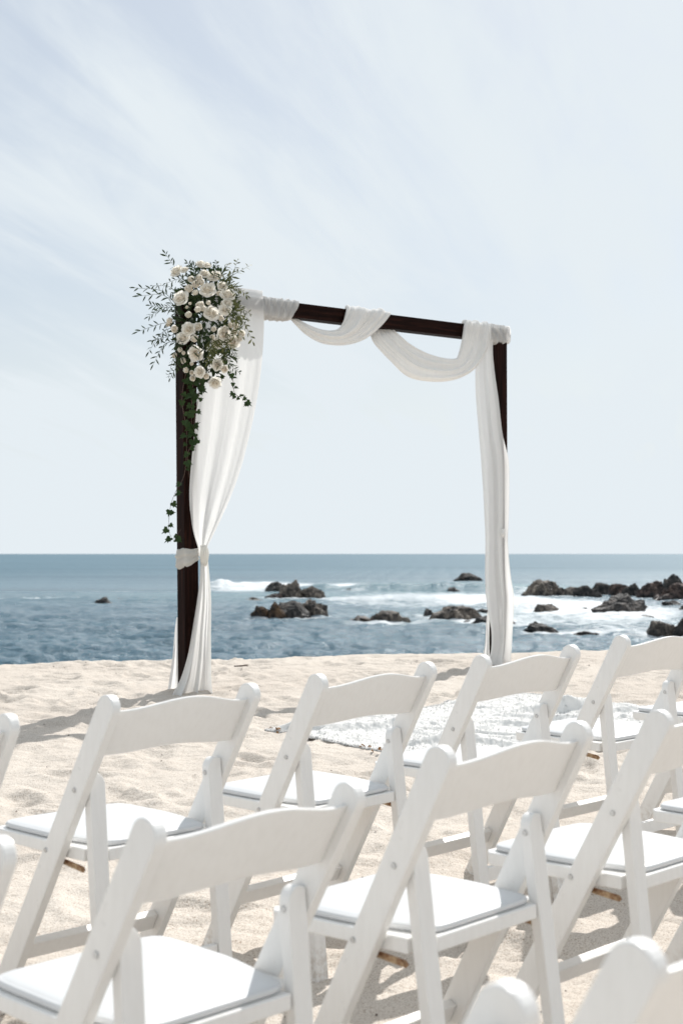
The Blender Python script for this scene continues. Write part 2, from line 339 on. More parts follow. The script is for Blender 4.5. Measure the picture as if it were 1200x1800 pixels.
# ---------------------------------------------------------------- sea
SH = CAM_H-SEA_Z
az = np.concatenate([np.linspace(-85, -19, 40)[:-1], np.linspace(-19, 19, 620), np.linspace(19, 85, 40)[1:]])*math.pi/180
inv = np.concatenate([np.linspace(1/15, 1/600, 760)[:-1], 1/np.geomspace(600, 30000, 60)])
rr = 1/inv
A_, D_ = np.meshgrid(az, rr)
SX, SY = D_*np.tan(np.clip(A_, -1.48, 1.48)), D_.copy()
cellx = np.maximum(D_*math.radians(38/620), 1e-3); celly = np.maximum(np.gradient(D_, axis=0).__abs__(), 1e-3)
SZ = np.zeros_like(SX)
wr = np.random.default_rng(3)
for k in range(80):
    lam = .32*(3.6/.32)**wr.random(); th = wr.normal(0, .55)-math.pi/2+.15; kx, ky = math.cos(th)*2*math.pi/lam, math.sin(th)*2*math.pi/lam
    amp = .0080*lam**.66
    g = np.clip((lam/np.maximum(np.abs(math.cos(th))*cellx, np.abs(math.sin(th))*celly)-2.5)/3, 0, 1)
    ph = kx*SX+ky*SY+wr.random()*6.28+1.3*vnoise(SX/9, SY/9, k)
    s = np.sin(ph); SZ += amp*g*(s+.35*np.cos(2*ph+.6))
T, D, RD, OC = ROCK_T, ROCK_D, ROCK_R, ROCK_O
ROCKS = [
    (467, 507, 1020, 1039, D, 'small rounded brown rock at the left rear of the central rock islet'),
    (492, 531, 1015, 1051, T, 'tallest round-topped rock at the back of the central islet'),
    (522, 567, 1027, 1051, T, 'low lumpy rock right of the round-topped islet rock'),
    (468, 502, 1041, 1051, RD, 'low flat reddish rock awash left of the islet'),
    (440, 472, 1061, 1087, OC, 'ochre-stained dark rock at the left front tip of the central islet'),
    (462, 508, 1053, 1087, OC, 'brown rock with orange base beside the black wedge of the islet'),
    (486, 548, 1052, 1087, D, 'black wedge-shaped rock at the front of the central islet'),
    (527, 573, 1048, 1085, T, 'sunlit grooved tan slab at the right front of the islet'),
    (430, 462, 1048, 1056, T, 'thin pale rock just breaking the water left of the islet'),
    (169, 201, 1047, 1061, D, 'lone low rock in the water left of the arch'),
    (204, 222, 1050, 1055, D, 'tiny dark rock just right of the lone left rock'),
    (602, 668, 1080, 1094, OC, 'low ochre rock shelf at the left end of the mound inside the arch'),
    (650, 721, 1070, 1094, T, 'sloping tan rock mound seen through the arch'),
    (744, 766, 1066, 1084, D, 'small dark rock at the left of the long grey rock'),
    (754, 842, 1061, 1091, T, 'long grey sloping rock seen left of the right drape'),
    (831, 905, 1079, 1099, D, 'dark rock half hidden behind the right drape'),
    (836, 858, 1068, 1076, D, 'small flat rock showing left of the right drape above the dark rock'),
    (787, 807, 1030, 1040, D, 'small dark rock in front of the teal swell'),
    (799, 850, 1005, 1021, D, 'jagged dark rock far out on the open water'),
    (604, 626, 1033, 1039, D, 'tiny dark rock awash in the far surf line'),
    (812, 826, 1088, 1093, D, 'tiny black rock at the foot of the long grey rock'),
    (916, 990, 1015, 1047, T, 'pale spray-wet rock at the left end of the far reef'),
    (972, 1016, 1029, 1047, T, 'low pale rock second from the left end of the far reef'),
    (1008, 1052, 1026, 1049, D, 'dark blocky rock in the middle of the far reef'),
    (1040, 1078, 1021, 1046, D, 'smooth dark rock on top of the middle of the far reef'),
    (1070, 1102, 1023, 1047, RD, 'reddish rock right of the middle of the far reef'),
    (1094, 1130, 1022, 1048, D, 'dark square rock left of the reef summit'),
    (1118, 1172, 1017, 1050, RD, 'big red-brown rock under the reef summit'),
    (1156, 1200, 1005, 1042, D, 'black boulder on the summit of the far reef'),
    (1150, 1250, 1020, 1054, RD, 'wide red-brown rock at the right end of the far reef'),
    (1043, 1134, 1039, 1077, D, 'black pointed rock standing in foam before the reef'),
    (934, 980, 1059, 1076, T, 'small tan rock in the white wash between drape and black pointed rock'),
    (920, 986, 1089, 1113, D, 'flat black rock in calm water above the third front chair'),
    (1004, 1048, 1107, 1115, D, 'thin wet rock barely above the water right of the flat black rock'),
    (1139, 1196, 1087, 1119, T, 'rugged grey and black rock near the shore behind the rightmost front chair'),
    (1180, 1240, 1078, 1119, D, 'black rock at the right edge of the picture near the shore'),
    (1160, 1200, 1052, 1066, D, 'low dark rock between the reef and the rugged shore rock'),
    (1190, 1230, 1061, 1073, D, 'small black rock right of the low dark rock below the reef'),
    (1018, 1034, 1066, 1071, D, 'tiny dark rock awash left of the black pointed rock'),
    (1120, 1150, 1079, 1086, T, 'tiny tan rock awash above the rugged shore rock')]
def sd(v): return SH*FPX/(v-973.5)
foam = np.zeros_like(SX); shoal = np.zeros_like(SX)
def blob(u, v, du, dv, st, tgt):
    d0, d1, d2 = sd(v), sd(v+dv), sd(max(v-dv, 978)); x0 = (u-600)*d0/FPX; wx = du*d0/FPX
    w = np.exp(-np.abs((SX-x0)/wx)**3)*np.exp(-np.where(SY < d0, ((SY-d0)/(d0-d1))**2, ((SY-d0)/(d2-d0))**2))
    tgt += st*w
for a in [(420, 1031, 62, 9, 1.3), (490, 1030, 60, 8, .9), (600, 1031, 75, 7, 1.0), (75, 1053, 95, 2.6, 1.15), (175, 1060, 50, 4, .4), (460, 1051, 90, 4, .5), (600, 1054, 80, 6, .55), (710, 1062, 150, 17, .66),
          (760, 1046, 130, 7, .55), (620, 1082, 70, 8, .33), (800, 1088, 120, 9, .52), (970, 1066, 140, 18, .85), (1090, 1072, 130, 18, .66), (870, 1054, 90, 8, .6), (930, 1040, 70, 6, .5), (1000, 1092, 200, 13, .54), (1150, 1118, 110, 14, .46),
          (1080, 1110, 160, 10, .26), (500, 1088, 80, 5, .30), (660, 1096, 90, 4, .30), (950, 1114, 80, 5, .3), (330, 1056, 90, 4, .18), (700, 1033, 60, 4, .35), (1100, 1040, 160, 8, .45), (640, 1030, 50, 5, .5), (560, 1070, 30, 6, .35), (830, 1032, 60, 4, .3)]:
    blob(*a, foam)
for (u0, u1, vt, vb, *_r) in ROCKS:                     # wash round the foot of every rock
    d0 = sd(vb); x0 = ((u0+u1)/2-600)*d0/FPX; w0 = (u1-u0)*d0/FPX
    e = np.sqrt(((SX-x0-.1*w0)/(w0*.62+.5))**2+((SY-d0+.25)/(w0*.35+.9))**2)
    foam += (.08+.26*wr.random())*np.exp(-(np.maximum(e-.55, 0)*1.7)**2)
for a in [(760, 1031, 180, 7, .8), (560, 1045, 260, 14, .35), (950, 1034, 120, 8, .5), (230, 1048, 300, 10, .3), (900, 1085, 300, 25, .3)]: blob(*a, shoal)
# shoreward breakers: real ridges in the water
def breaker(u, v, du, h, wid, lean=0):
    d0 = sd(v); x0 = (u-600)*d0/FPX; wx = du*d0/FPX
    yy = SY-d0-1.6*vnoise(SX/7, SX*0+3, 2)-lean*(SX-x0)
    env = np.exp(-np.abs((SX-x0)/wx)**4)*(.75+.35*vnoise(SX/2.1, SX*0, 4))
    prof = np.where(yy < 0, np.exp(-(yy/(wid*.55))**2), np.exp(-(yy/(wid*1.5))**2))
    return h*env*prof*(1+.22*fbm(SX*1.1, SY*1.3, 3, 3)*(h > .3))
SZ += breaker(420, 1036, 70, 1.1, 1.6)+breaker(610, 1036, 95, .6, 1.7)+breaker(765, 1038, 170, .75, 2.0)+breaker(100, 1056, 170, .28, 1.2)+breaker(960, 1068, 150, .35, 1.6)+breaker(640, 1058, 120, .32, 1.4)
SZ += .09*np.clip(foam, 0, 1)*fbm(SX*1.6, SY*1.6, 1, 3)
edge = sm(-85, -30, np.degrees(A_))
SZ = SZ*(1-sm(300, 600, D_))
sea = np_mesh('sea', SX, SY, SZ+SEA_Z, SEA); sea['kind'] = 'structure'; sea['label'] = 'blue grey sea with white surf around rocks'
foam = .84*(1-np.exp(-(foam/.80)**1.4))
for nme, arr in (('foam', foam), ('shoal', np.clip(shoal, 0, 1))):
    a = sea.data.attributes.new(nme, 'FLOAT', 'POINT'); a.data.foreach_set('value', arr.ravel().astype(np.float32))

# ---------------------------------------------------------------- rocks in the surf
def ico(sub):
    bm = bmesh.new(); bmesh.ops.create_icosphere(bm, subdivisions=sub, radius=1.0); V = np.array([v.co[:] for v in bm.verts]); F = [tuple(v.index for v in f.verts) for f in bm.faces]; bm.free(); return V, F
ICO = {3: ico(3), 4: ico(4), 5: ico(5)}
def n3(P, s, seed): return (vnoise(P[:, 0]*s+11*seed, P[:, 1]*s+P[:, 2]*s*.7, seed)+vnoise(P[:, 1]*s+5*seed, P[:, 2]*s-P[:, 0]*s*.6, seed+1)+vnoise(P[:, 2]*s, P[:, 0]*s+P[:, 1]*s*.5, seed+2))/3
def rock(u0, u1, vt, vb, mat, label, seed, lumps=2, depth=1.0, flat=0):
    """a weathered boulder: several angular lobes of different height fused along its length, cracked and pitted"""
    g = np.random.default_rng(seed); d = sd(vb); w = (u1-u0)*d/FPX; h = (vb-vt)*d/FPX*.93
    cx = ((u0+u1)/2-600)*d/FPX; V, F = ICO[5 if (u1-u0) > 26 else 4]
    asp = min(max(w/max(h, .01), 1.0), 4.5); lumps = int(2+asp*1.5)
    r = np.zeros(len(V)); pk = g.uniform(-.5, .5)
    for j in range(lumps):
        off = np.array([g.uniform(-.72, .72), g.uniform(-.4, .4), g.uniform(-.25, .1)]) if j else np.array([pk*.5, 0, 0])
        nrm = g.normal(size=(11, 3)); nrm[:, 2] = np.abs(nrm[:, 2])*1.1-.2; nrm /= np.linalg.norm(nrm, axis=1)[:, None]
        size = 1 if j == 0 else g.uniform(.35, .75)
        hk = g.uniform(.55, .95, 11)*size
        dt = V@nrm.T; hh = np.maximum(hk+nrm@off, .03); q = np.where(dt > .05, hh/np.maximum(dt, .05), 9).min(1); r = np.maximum(r, np.clip(q, 0, 1.5))
    P = V*r[:, None]; rid = 1-2*np.abs(n3(P, 3.1, seed+1))
    nz = 1+.22*n3(P, 2.1, seed)+.10*rid+.13*n3(P, 6.5, seed+3)+.085*n3(P, 13, seed+5)+.05*n3(P, 27, seed+2); P = P*nz[:, None]
    lo, hi = P.min(0), P.max(0)
    P[:, 0] = (P[:, 0]-(lo[0]+hi[0])/2)/(hi[0]-lo[0])*w; P[:, 1] = P[:, 1]/(hi[1]-lo[1])*min(w*.8, h*3.5)*depth
    zz = P[:, 2]; top = hi[2]; bot = -.12*top; P[:, 2] = np.where(zz > bot, np.abs((zz-bot)/(top-bot))**.72*h, (zz-bot)*h*.6)
    P[:, 0] *= 1.16+.22*np.clip(1-P[:, 2]/h, 0, 1)-.12
    P[:, 2] = np.maximum(P[:, 2], -.5*h-.3)
    o = make('sea_rock', P, F, mat, smooth=False); o.location = (cx, d+.1*w, SEA_Z-.03)
    return tag(o, label, 'rock', 'rocks standing in the surf')
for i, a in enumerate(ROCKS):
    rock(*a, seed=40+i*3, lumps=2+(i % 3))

# ---------------------------------------------------------------- wedding arch
ARCH_Z = .232
O = Vector((-.98, 8.9, ARCH_Z)); E1 = Vector((2.13, 1.55, 0)); SPAN = E1.length; E1.normalize(); NF = Vector((E1.y, -E1.x, 0)); UP = Vector((0, 0, 1))
def ar(s, q, z): return O+E1*s+NF*q+UP*z                     # along the beam, out of its front face, up
def ap(u, v, q):
    d = ray(u, v); o = Vector((0, 0, CAM_H)); k = ((O+NF*q)-o).dot(NF)/d.dot(NF); p = o+d*k-O
    return p.dot(E1), p.z                                     # a spot of the photograph on the plane q
HB = .049
z_top = ap(316, 505, HB)[1]; z_beam = z_top-.004
arch = empty('wedding_arch', O); arch.rotation_euler.z = math.atan2(E1.y, E1.x)
tag(arch, 'dark brown square timber wedding arch standing on the sand by the sea', 'arch')
def timber(name, x0, x1, y0, y1, z0, z1, seed, lean=0):
    bm = bmesh.new(); box(bm, x0, x1, y0, y1, z0, z1, .004, 2); o = from_bm(name, bm, WOOD, arch); 
    for v in o.data.vertices: v.co.x += (z1-v.co.z)*lean
    return o
p1 = timber('post', -HB, HB, -HB, HB, -.35, z_top, 1, .0130); timber('post', SPAN-HB, SPAN+HB, -HB, HB, -.35, z_top-.002, 2)
bw = bmesh.new(); box(bw, -(SPAN/2-HB-.001), SPAN/2-HB-.001, -HB+.001, HB-.001, -HB, HB, .004, 2)
beam = from_bm('beam', bw, WOOD, arch); beam.location = (SPAN/2, 0, z_beam-HB)
# grain along the beam: mesh turned so that its long axis is local z
beam.data.transform(Matrix.Rotation(math.pi/2, 4, 'Y')); beam.rotation_euler.y = -math.pi/2
for xx in (-HB-.0005, ):
    pass

def sheet(name, rows, mat, parent, nf=7, nu=120, nv=150, seed=0, fine=.35):
    """a hanging cloth: rows of (photo height, left, right, out-of-plane distance, fold depth)"""
    g = np.random.default_rng(seed); ph = g.uniform(0, 6.28, 6)
    st = []
    for (v, ul, ur, q, am) in rows:
        s0, z0 = ap(ul, v, q); s1, z1 = ap(ur, v, q); st.append((s0, s1, (z0+z1)/2, q, am))
    S = crom(st, nv); V = []
    for i, (s0, s1, z, q, am) in enumerate(S):
        t = i/(nv-1)
        for j in range(nu):
            u = j/(nu-1); uu = u+.025*math.sin(5*t+ph[0])*math.sin(math.pi*u)
            a = math.sin(2*math.pi*nf*uu+ph[1]+.8*math.sin(3*t+ph[2])); b = math.sin(2*math.pi*nf*2.37*uu+ph[3]+1.5*t); c = math.sin(2*math.pi*nf*.43*uu+ph[4]+2*t)
            f = am*(.62*math.copysign(abs(a)**.75, a)+fine*b+.45*c)
            V.append(ar(s0+(s1-s0)*u+.25*am*math.cos(2*math.pi*nf*uu+ph[1]), q+f, z+.0))
    return make(name, V, grid_faces(nv, nu), mat, parent)
def tube(name, st, mat, parent, nt=90, nc=44, seed=0, k=4, ridge=.22):
    """a gathered length of cloth: stations (edge a, edge b, half thickness) in arch coordinates"""
    S = crom([(*a, *b, h) for a, b, h in st], nt); V = []; g = np.random.default_rng(seed); ph = g.uniform(0, 6.28, 5)
    cen = (S[:, 0:3]+S[:, 3:6])/2; tan = np.gradient(cen, axis=0)
    for i in range(nt):
        a, b, h = S[i, 0:3], S[i, 3:6], S[i, 6]; half = (b-a)/2; t = tan[i]; n = np.cross(half, t); n /= max(np.linalg.norm(n), 1e-6); hl = np.linalg.norm(half); x = i/(nt-1)
        for j in range(nc):
            th = 2*math.pi*j/nc; cc = math.cos(th)+.22*math.sin(4*x+ph[3]); si = math.sin(th); amp = min(ridge*.035, hl*.26)
            crease = lambda f, q: 1-2*abs(math.sin(f*cc+q))**.8
            w = amp*(.55*crease(k*.62, ph[0]+2.2*x)+.30*crease(k*1.45, ph[1]-4*x)+.20*math.sin(k*3.6*cc+ph[2]+6*x)+.10*math.sin(k*7*cc+ph[4]-9*x))
            p = cen[i]+half*math.cos(th)+n*(h*.62*si+w*math.copysign(1, si)*min(1, abs(si)*2.2))
            V.append(ar(*p))
    F = grid_faces(nt, nc, True); F.append(tuple(range(nc))[::-1]); F.append(tuple(range((nt-1)*nc, nt*nc)))
    return make(name, V, F, mat, parent)
def sleeve(name, s0, s1, slant, mat, parent, rad=.062, zc=None, seed=0, n=40, sl2=None, tw=5):
    zc = z_beam-HB if zc is None else zc; g = np.random.default_rng(seed); V = []; nc = 72; sl2 = slant if sl2 is None else sl2
    for i in range(n):
        t = i/(n-1)
        for j in range(nc):
            th = 2*math.pi*j/nc; c, q = math.cos(th), math.sin(th); k = (abs(c)**5+abs(q)**5)**(-1/5)
            s = s0+(s1-s0)*t+(slant*(1-t)+sl2*t)*q
            wr = .0055*math.sin(tw*2*math.pi*t+1.3*q*3+seed)+.0035*math.sin(tw*4.6*math.pi*t-2*q+seed*2)+.003*math.sin(tw*9*math.pi*t+3*c)
            r = rad*k*(1 if t not in (0, 1) else .93)+wr
            V.append(ar(s, c*r, zc+q*r-.008*math.sin(math.pi*t)*(q < -.5)))
    return make(name, V, grid_faces(n, nc, True), mat, parent)

# left curtain
lc = empty('draped_curtain', ar(.12, .1, 0)); tag(lc, 'long white sheer curtain tied back to the left post under the flowers', 'curtain', 'white drapery on the arch')
def keep(o, root): o.matrix_parent_inverse = Matrix.Translation(-root.location); return o
rows = [(512, 362, 462, -.06, .002), (505, 360, 462, -.02, .002), (507, 359, 462, .04, .003), (522, 356, 463, .064, .005), (570, 354, 465, .072, .006), (640, 350, 461, .075, .008), (700, 347, 453, .078, .009), (760, 342, 441, .08, .010), (820, 336, 426, .084, .012), (870, 333, 409, .088, .014),
        (910, 336, 393, .09, .023), (940, 342, 378, .088, .02), (962, 349, 367, .082, .016), (978, 351, 364, .08, .014)]
keep(sheet('upper_cloth', rows, CLOTH, lc, 2.4, 150, 170, 2, .14), lc)
rows = [(978, 351, 364, .08, .014), (992, 352, 366, .082, .016), (1025, 350, 369, .086, .02), (1060, 345, 372, .09, .024), (1110, 337, 372, .1, .03), (1150, 330, 373, .115, .036), (1190, 318, 375, .135, .04), (1216, 305, 379, .16, .045), (1226, 300, 384, .19, .05)]
keep(sheet('lower_cloth', rows, CLOTH, lc, 3, 110, 120, 5), lc)
rows = [(1085, 311, 313, -.062, .002), (1110, 307, 316, -.064, .004), (1150, 303, 322, -.075, .010), (1190, 297, 328, -.09, .016), (1222, 291, 334, -.12, .02)]
keep(sheet('rear_cloth', rows, CLOTH, lc, 2, 40, 60, 6), lc)
zt = ap(330, 978, HB)[1]
def band():
    V = []; n, nc = 26, 72
    for i in range(n):
        t = i/(n-1)
        for j in range(nc):
            th = 2*math.pi*j/nc; c, q = math.cos(th), math.sin(th); k = (abs(c)**7+abs(q)**7)**(-1/7); rise = .018*c
            wv = .0035*math.sin(13*t+1.7*c-1.2*q)+.0022*math.sin(24*t-2.2*c+th); r = (HB+.004+.006*math.sin(math.pi*t)**.5)*k+wv
            V.append(ar(c*r+.0205, q*r, zt+(t-.5)*(.098-.030*c)+.016*c+.004*math.sin(3*th)))
    return make('tie_band', V, grid_faces(n, nc, True), CLOTH2, lc)
keep(band(), lc)
ks, kz = ap(358, 976, .09)
keep(tube('tie_knot', [((ks-.02, .085, kz+.062), (ks+.02, .085, kz+.062), .006), ((ks-.025, .095, kz+.04), (ks+.028, .095, kz+.04), .022), ((ks-.03, .1, kz), (ks+.03, .1, kz+.005), .03), ((ks-.024, .095, kz-.04), (ks+.026, .095, kz-.045), .024), ((ks-.005, .09, kz-.065), (ks+.018, .09, kz-.07), .006)], CLOTH2, lc, 40, 36, 3, 3, .3), lc)

# swagged scarf along the beam
sw = empty('draped_scarf', ar(1.3, 0, z_beam)); tag(sw, 'white cloth scarf wound round the crossbeam and hanging in two swags', 'scarf', 'white drapery on the arch')
def S(u, v, q): s, z = ap(u, v, q); return (s, q, z)
def onbeam(u, q, dz=0):
    """a spot on the beam's cross-section at the place seen under photo column u"""
    s = ap(u, 560, HB)[0]; return (s, q, z_beam+dz)
sA, sB = ap(461, 535, .06)[0], ap(522, 545, .06)[0]
keep(sleeve('wound_cloth', sA, sB, .0, CLOTH, sw, .062, None, 1, 50, .035, 5), sw)
st = [((*S(505, 552, -.03),), (*S(512, 563, -.03),), .012), ((*S(522, 560, .0),), (*S(519, 571, .0),), .02), ((*S(545, 572, .03),), (*S(538, 589, .03),), .028), ((*S(570, 580, .055),), (*S(567, 604, .055),), .034), ((*S(592, 579, .07),), (*S(605, 607, .07),), .036),
      ((*S(603, 566, .078),), (*S(640, 597, .08),), .034), ((*S(607, 553, .075),), (*S(668, 575, .078),), .026), ((*S(609, 543, .07),), (*S(686, 553, .07),), .018), (onbeam(611, .03, .020), onbeam(687, .03, .018), .014), (onbeam(618, -.03, .018), onbeam(690, -.03, .016), .014), (onbeam(628, -.072, -.03), onbeam(690, -.072, -.03), .014),
      (onbeam(640, -.075, -.085), onbeam(692, -.072, -.09), .016), ((*S(646, 583, -.03),), (*S(684, 574, -.03),), .02), ((*S(658, 605, .02),), (*S(697, 585, .02),), .026), ((*S(684, 633, .05),), (*S(719, 604, .05),), .034), ((*S(716, 662, .07),), (*S(748, 620, .07),), .042), ((*S(757, 671, .085),), (*S(778, 629, .085),), .046),
      ((*S(797, 668, .09),), (*S(800, 630, .09),), .046), ((*S(830, 652, .09),), (*S(806, 622, .09),), .042), ((*S(853, 622, .085),), (*S(812, 600, .085),), .034), ((*S(861, 594, .078),), (*S(815, 580, .078),), .024), ((*S(862, 575, .07),), (*S(817, 567, .07),), .016), (onbeam(862, .03, .020), onbeam(819, .03, .020), .013), (onbeam(864, -.03, .018), onbeam(824, -.03, .018), .013), (onbeam(866, -.07, -.05), onbeam(830, -.07, -.05), .012)]
keep(tube('swag', st, CLOTH3, sw, 300, 140, 4, 3, .85), sw)
sC = ap(858, 582, .06)[0]
keep(sleeve('wound_cloth', sC, SPAN+HB+.022, -.02, CLOTH, sw, .064, z_top-HB+.004, 4, 30, .0, 3), sw)
def cap():
    V = []; n, nc = 8, 40
    for i in range(n):
        r = .067*math.sin(math.pi/2*(1-i/(n-1))+.001)**.7
        for j in range(nc):
            th = 2*math.pi*j/nc; c, q = math.cos(th), math.sin(th); k = (abs(c)**5+abs(q)**5)**(-1/5); wv = .006*math.sin(5*th+i)
            V.append(ar(SPAN+HB+.018+.016*(i/(n-1))+wv*.5, c*r*k, z_top-HB+.004+q*r*k))
    return make('scarf_end', V, grid_faces(n, nc, True), CLOTH, sw)
keep(cap(), sw)

# right curtain
rc = empty('draped_curtain', ar(SPAN, .1, .07)); tag(rc, 'slim white curtain hanging down the right post of the arch', 'curtain', 'white drapery on the arch')
rows = [(585, 834, 866, .056, .004), (620, 836, 865, .062, .008), (660, 835, 869, .07, .012), (700, 836, 875, .078, .012), (760, 841, 882, .084, .013), (810, 845, 893, .088, .014), (870, 849, 894, .09, .016), (915, 851, 893, .088, .016), (937, 852, 892, .084, .012), (960, 852, 892, .088, .016), (1010, 851, 896, .095, .024), (1050, 852, 902, .1, .028),
        (1080, 856, 901, .1, .028), (1110, 861, 899, .1, .028), (1140, 860, 897, .11, .032), (1160, 854, 896, .13, .036), (1168, 850, 900, .16, .04)]
keep(sheet('hanging_cloth', rows, CLOTH, rc, 1.9, 140, 220, 9, .16), rc)
rows = [(1075, 856, 858, -.06, .002), (1100, 853, 860, -.066, .006), (1130, 852, 864, -.07, .012), (1165, 848, 868, -.08, .018)]
keep(sheet('rear_cloth', rows, CLOTH, rc, 2, 36, 50, 11), rc)
ks, kz = ap(884, 937, .115)
keep(tube('gather_knot', [((ks-.012, .11, kz+.03), (ks+.012, .11, kz+.03), .005), ((ks-.02, .115, kz+.008), (ks+.02, .115, kz+.004), .014), ((ks-.02, .115, kz-.01), (ks+.018, .115, kz-.012), .013), ((ks-.006, .11, kz-.03), (ks+.01, .11, kz-.032), .004)], CLOTH, rc, 24, 24, 8, 2, .3), rc)

# ---------------------------------------------------------------- flowers
fl = empty('flower_arrangement', ar(0, .1, z_top-.2)); tag(fl, 'cascading bouquet of cream roses with olive sprays and trailing ivy on the arch corner', 'flowers')
def fdepth(u, v):
    e = max(0, 1-((u-362)/78)**2-((v-565)/135)**2); return 8.80-.06-.22*math.sqrt(e)
def fpos(u, v, dd=0): return at_depth(u, v, fdepth(u, v)+dd)
def petal(V, F, r0, cup, wdt, ln, ang, tilt, curl, z0):
    n, m = 6, 6; b = len(V)
    for i in range(n):
        t = i/(n-1)
        for j in range(m):
            s = j/(m-1)*2-1
            w = wdt*(math.sin(math.pi*(.14+.66*t))**.75)
            x = s*w; rad = r0+ln*math.sin(tilt)*t+cup*math.sin(math.pi*t)*.35; z = z0+ln*math.cos(tilt)*t
            rad += curl*max(0, t-.6)**2*6*ln; z -= curl*max(0, t-.7)**2*5*ln+.26*ln*s*s*t*t*math.cos(tilt); rad -= .26*ln*s*s*t*t*math.sin(tilt)
            rad -= cup*s*s*.9; rad += .0
            th = ang; V.append((rad*math.cos(th)-x*math.sin(th), rad*math.sin(th)+x*math.cos(th), z))
    for i in range(n-1):
        for j in range(m-1): F.append((b+i*m+j, b+i*m+j+1, b+(i+1)*m+j+1, b+(i+1)*m+j))
def rose_mesh(seed, openn):
    g = random.Random(seed); V, F = [], []
    lay = [(3, .003, .5, .012, .040, -.04, 0, -.004), (4, .007, .6, .018, .040, .02, .05, -.005), (5, .012, .7, .024, .040, .10, .12, -.008), (5, .016, .8, .029, .040, .22*openn, .24, -.012), (5, .020, .85, .034, .040, .40*openn, .40, -.017), (5, .022, .80, .037, .038, .54*openn, .50, -.022)]
    if openn < .8: lay = lay[:4]+[(4, .016, .8, .028, .036, .30, .2, -.015)]
    a0 = g.random()*6
    for (n, r0, cup, w, ln, tilt, curl, z0) in lay:
        a0 += .6
        for k in range(n): petal(V, F, r0, r0*.5+.003, w*g.uniform(.9, 1.1), ln*g.uniform(.92, 1.08), a0+6.283*k/n+g.uniform(-.15, .15), tilt*g.uniform(.85, 1.15), curl, z0)
    me = bpy.data.meshes.new('rose'); me.from_pydata(V, [], F); me.materials.append(PETAL); me.polygons.foreach_set('use_smooth', [True]*len(F)); me.update(); return me
ROSES = [rose_mesh(1, 1.0), rose_mesh(2, 1.1), rose_mesh(3, .9), rose_mesh(5, 1.2)]; BUDS = [rose_mesh(8, .7), rose_mesh(9, .6)]
big = [(205, 245, 78), (255, 560, 88), (570, 465, 88), (650, 305, 85), (805, 525, 85), (610, 740, 88), (280, 1030, 78), (345, 925, 78), (430, 1210, 88), (860, 1070, 82), (755, 985, 80), (680, 1090, 65), (680, 1340, 70), (475, 1425, 64), (655, 1550, 72), (490, 165, 62), (560, 175, 48), (530, 275, 55), (300, 230, 48), (770, 700, 70), (740, 420, 60), (800, 620, 60)]
small = [(350, 455, 60), (430, 405, 58), (470, 330, 52), (375, 345, 48), (495, 380, 45), (425, 500, 42), (480, 655, 62), (455, 700, 46), (515, 690, 44), (600, 690, 38), (575, 620, 34), (350, 760, 48), (460, 900, 60), (420, 1040, 54), (130, 830, 46), (185, 925, 52), (110, 870, 36), (250, 1165, 36), (290, 1205, 28), (185, 1235, 40), (285, 1290, 42), (320, 1405, 40), (385, 1435, 34), (395, 1500, 42), (385, 1330, 28), (550, 1470, 44), (765, 1390, 54), (755, 640, 50), (890, 890, 46), (880, 960, 46), (960, 980, 52), (935, 1040, 46), (770, 930, 52), (700, 510, 38), (720, 800, 44), (365, 625, 22), (325, 670, 22), (640, 930, 40), (830, 880, 40), (620, 1020, 40)]
g = random.Random(4)
floor_inv = Matrix.Translation(-fl.location)
STEMS = []
for lst, meshes in ((big, ROSES), (small, BUDS)):
    for (x, y, r) in lst:
        u, v = 280+x/6.667, 440+y/6.667; p = fpos(u, v, g.uniform(-.03, .03)); rad = r/6.667*p.y/FPX
        out = Vector(((u-362)/95+g.uniform(-.35, .35), -1.0, -(v-575)/150+.25+g.uniform(-.35, .35))).normalized()
        o = bpy.data.objects.new('rose', g.choice(meshes)); col.objects.link(o); o.parent = fl; o.matrix_parent_inverse = floor_inv
        base = .047 if meshes is ROSES else .036
        o.location = p; o.scale = (rad/base*.98,)*3; o.rotation_euler = (out.to_track_quat('Z', 'Y') @ Matrix.Rotation(g.uniform(0, 6.28), 4, 'Z').to_quaternion()).to_euler()
        STEMS.append((p-out*.012, p-out*.10+Vector((0, .06, 0))))
def add_tube(V, F, pts, r0, r1, n=5):
    b = len(V); m = len(pts)
    for i, p in enumerate(pts):
        t = (pts[min(i+1, m-1)]-pts[max(i-1, 0)]).normalized(); a = t.orthogonal().normalized(); c = t.cross(a); r = r0+(r1-r0)*i/(m-1)
        for j in range(n): th = 2*math.pi*j/n; V.append(p+a*r*math.cos(th)+c*r*math.sin(th))
    for i in range(m-1):
        for j in range(n): k = (j+1) % n; F.append((b+i*n+j, b+i*n+k, b+(i+1)*n+k, b+(i+1)*n+j))
def add_leaf(V, F, p, d, nrm, ln, w):
    d = d.normalized(); side = d.cross(nrm).normalized(); nrm = side.cross(d); b = len(V)
    prof = [(0, .05), (.3, .8), (.55, 1), (.8, .62), (1, .02)]
    for t, k in prof:
        c = p+d*ln*t-nrm*ln*.18*t*t
        V.append(c-side*w*k*.5+nrm*w*.12*k); V.append(c); V.append(c+side*w*k*.5+nrm*w*.12*k)
    for i in range(4):
        for j in range(2): F.append((b+i*3+j, b+i*3+j+1, b+(i+1)*3+j+1, b+(i+1)*3+j))
def rv(s=1): return Vector((g.uniform(-s, s), g.uniform(-s, s), g.uniform(-s, s)))
V, F = [], []
for a, b in STEMS: add_tube(V, F, [a, (a+b)/2+rv(.006), b], .0022, .002)
o = make('stems', V, F, LEAF, fl); o.matrix_parent_inverse = floor_inv
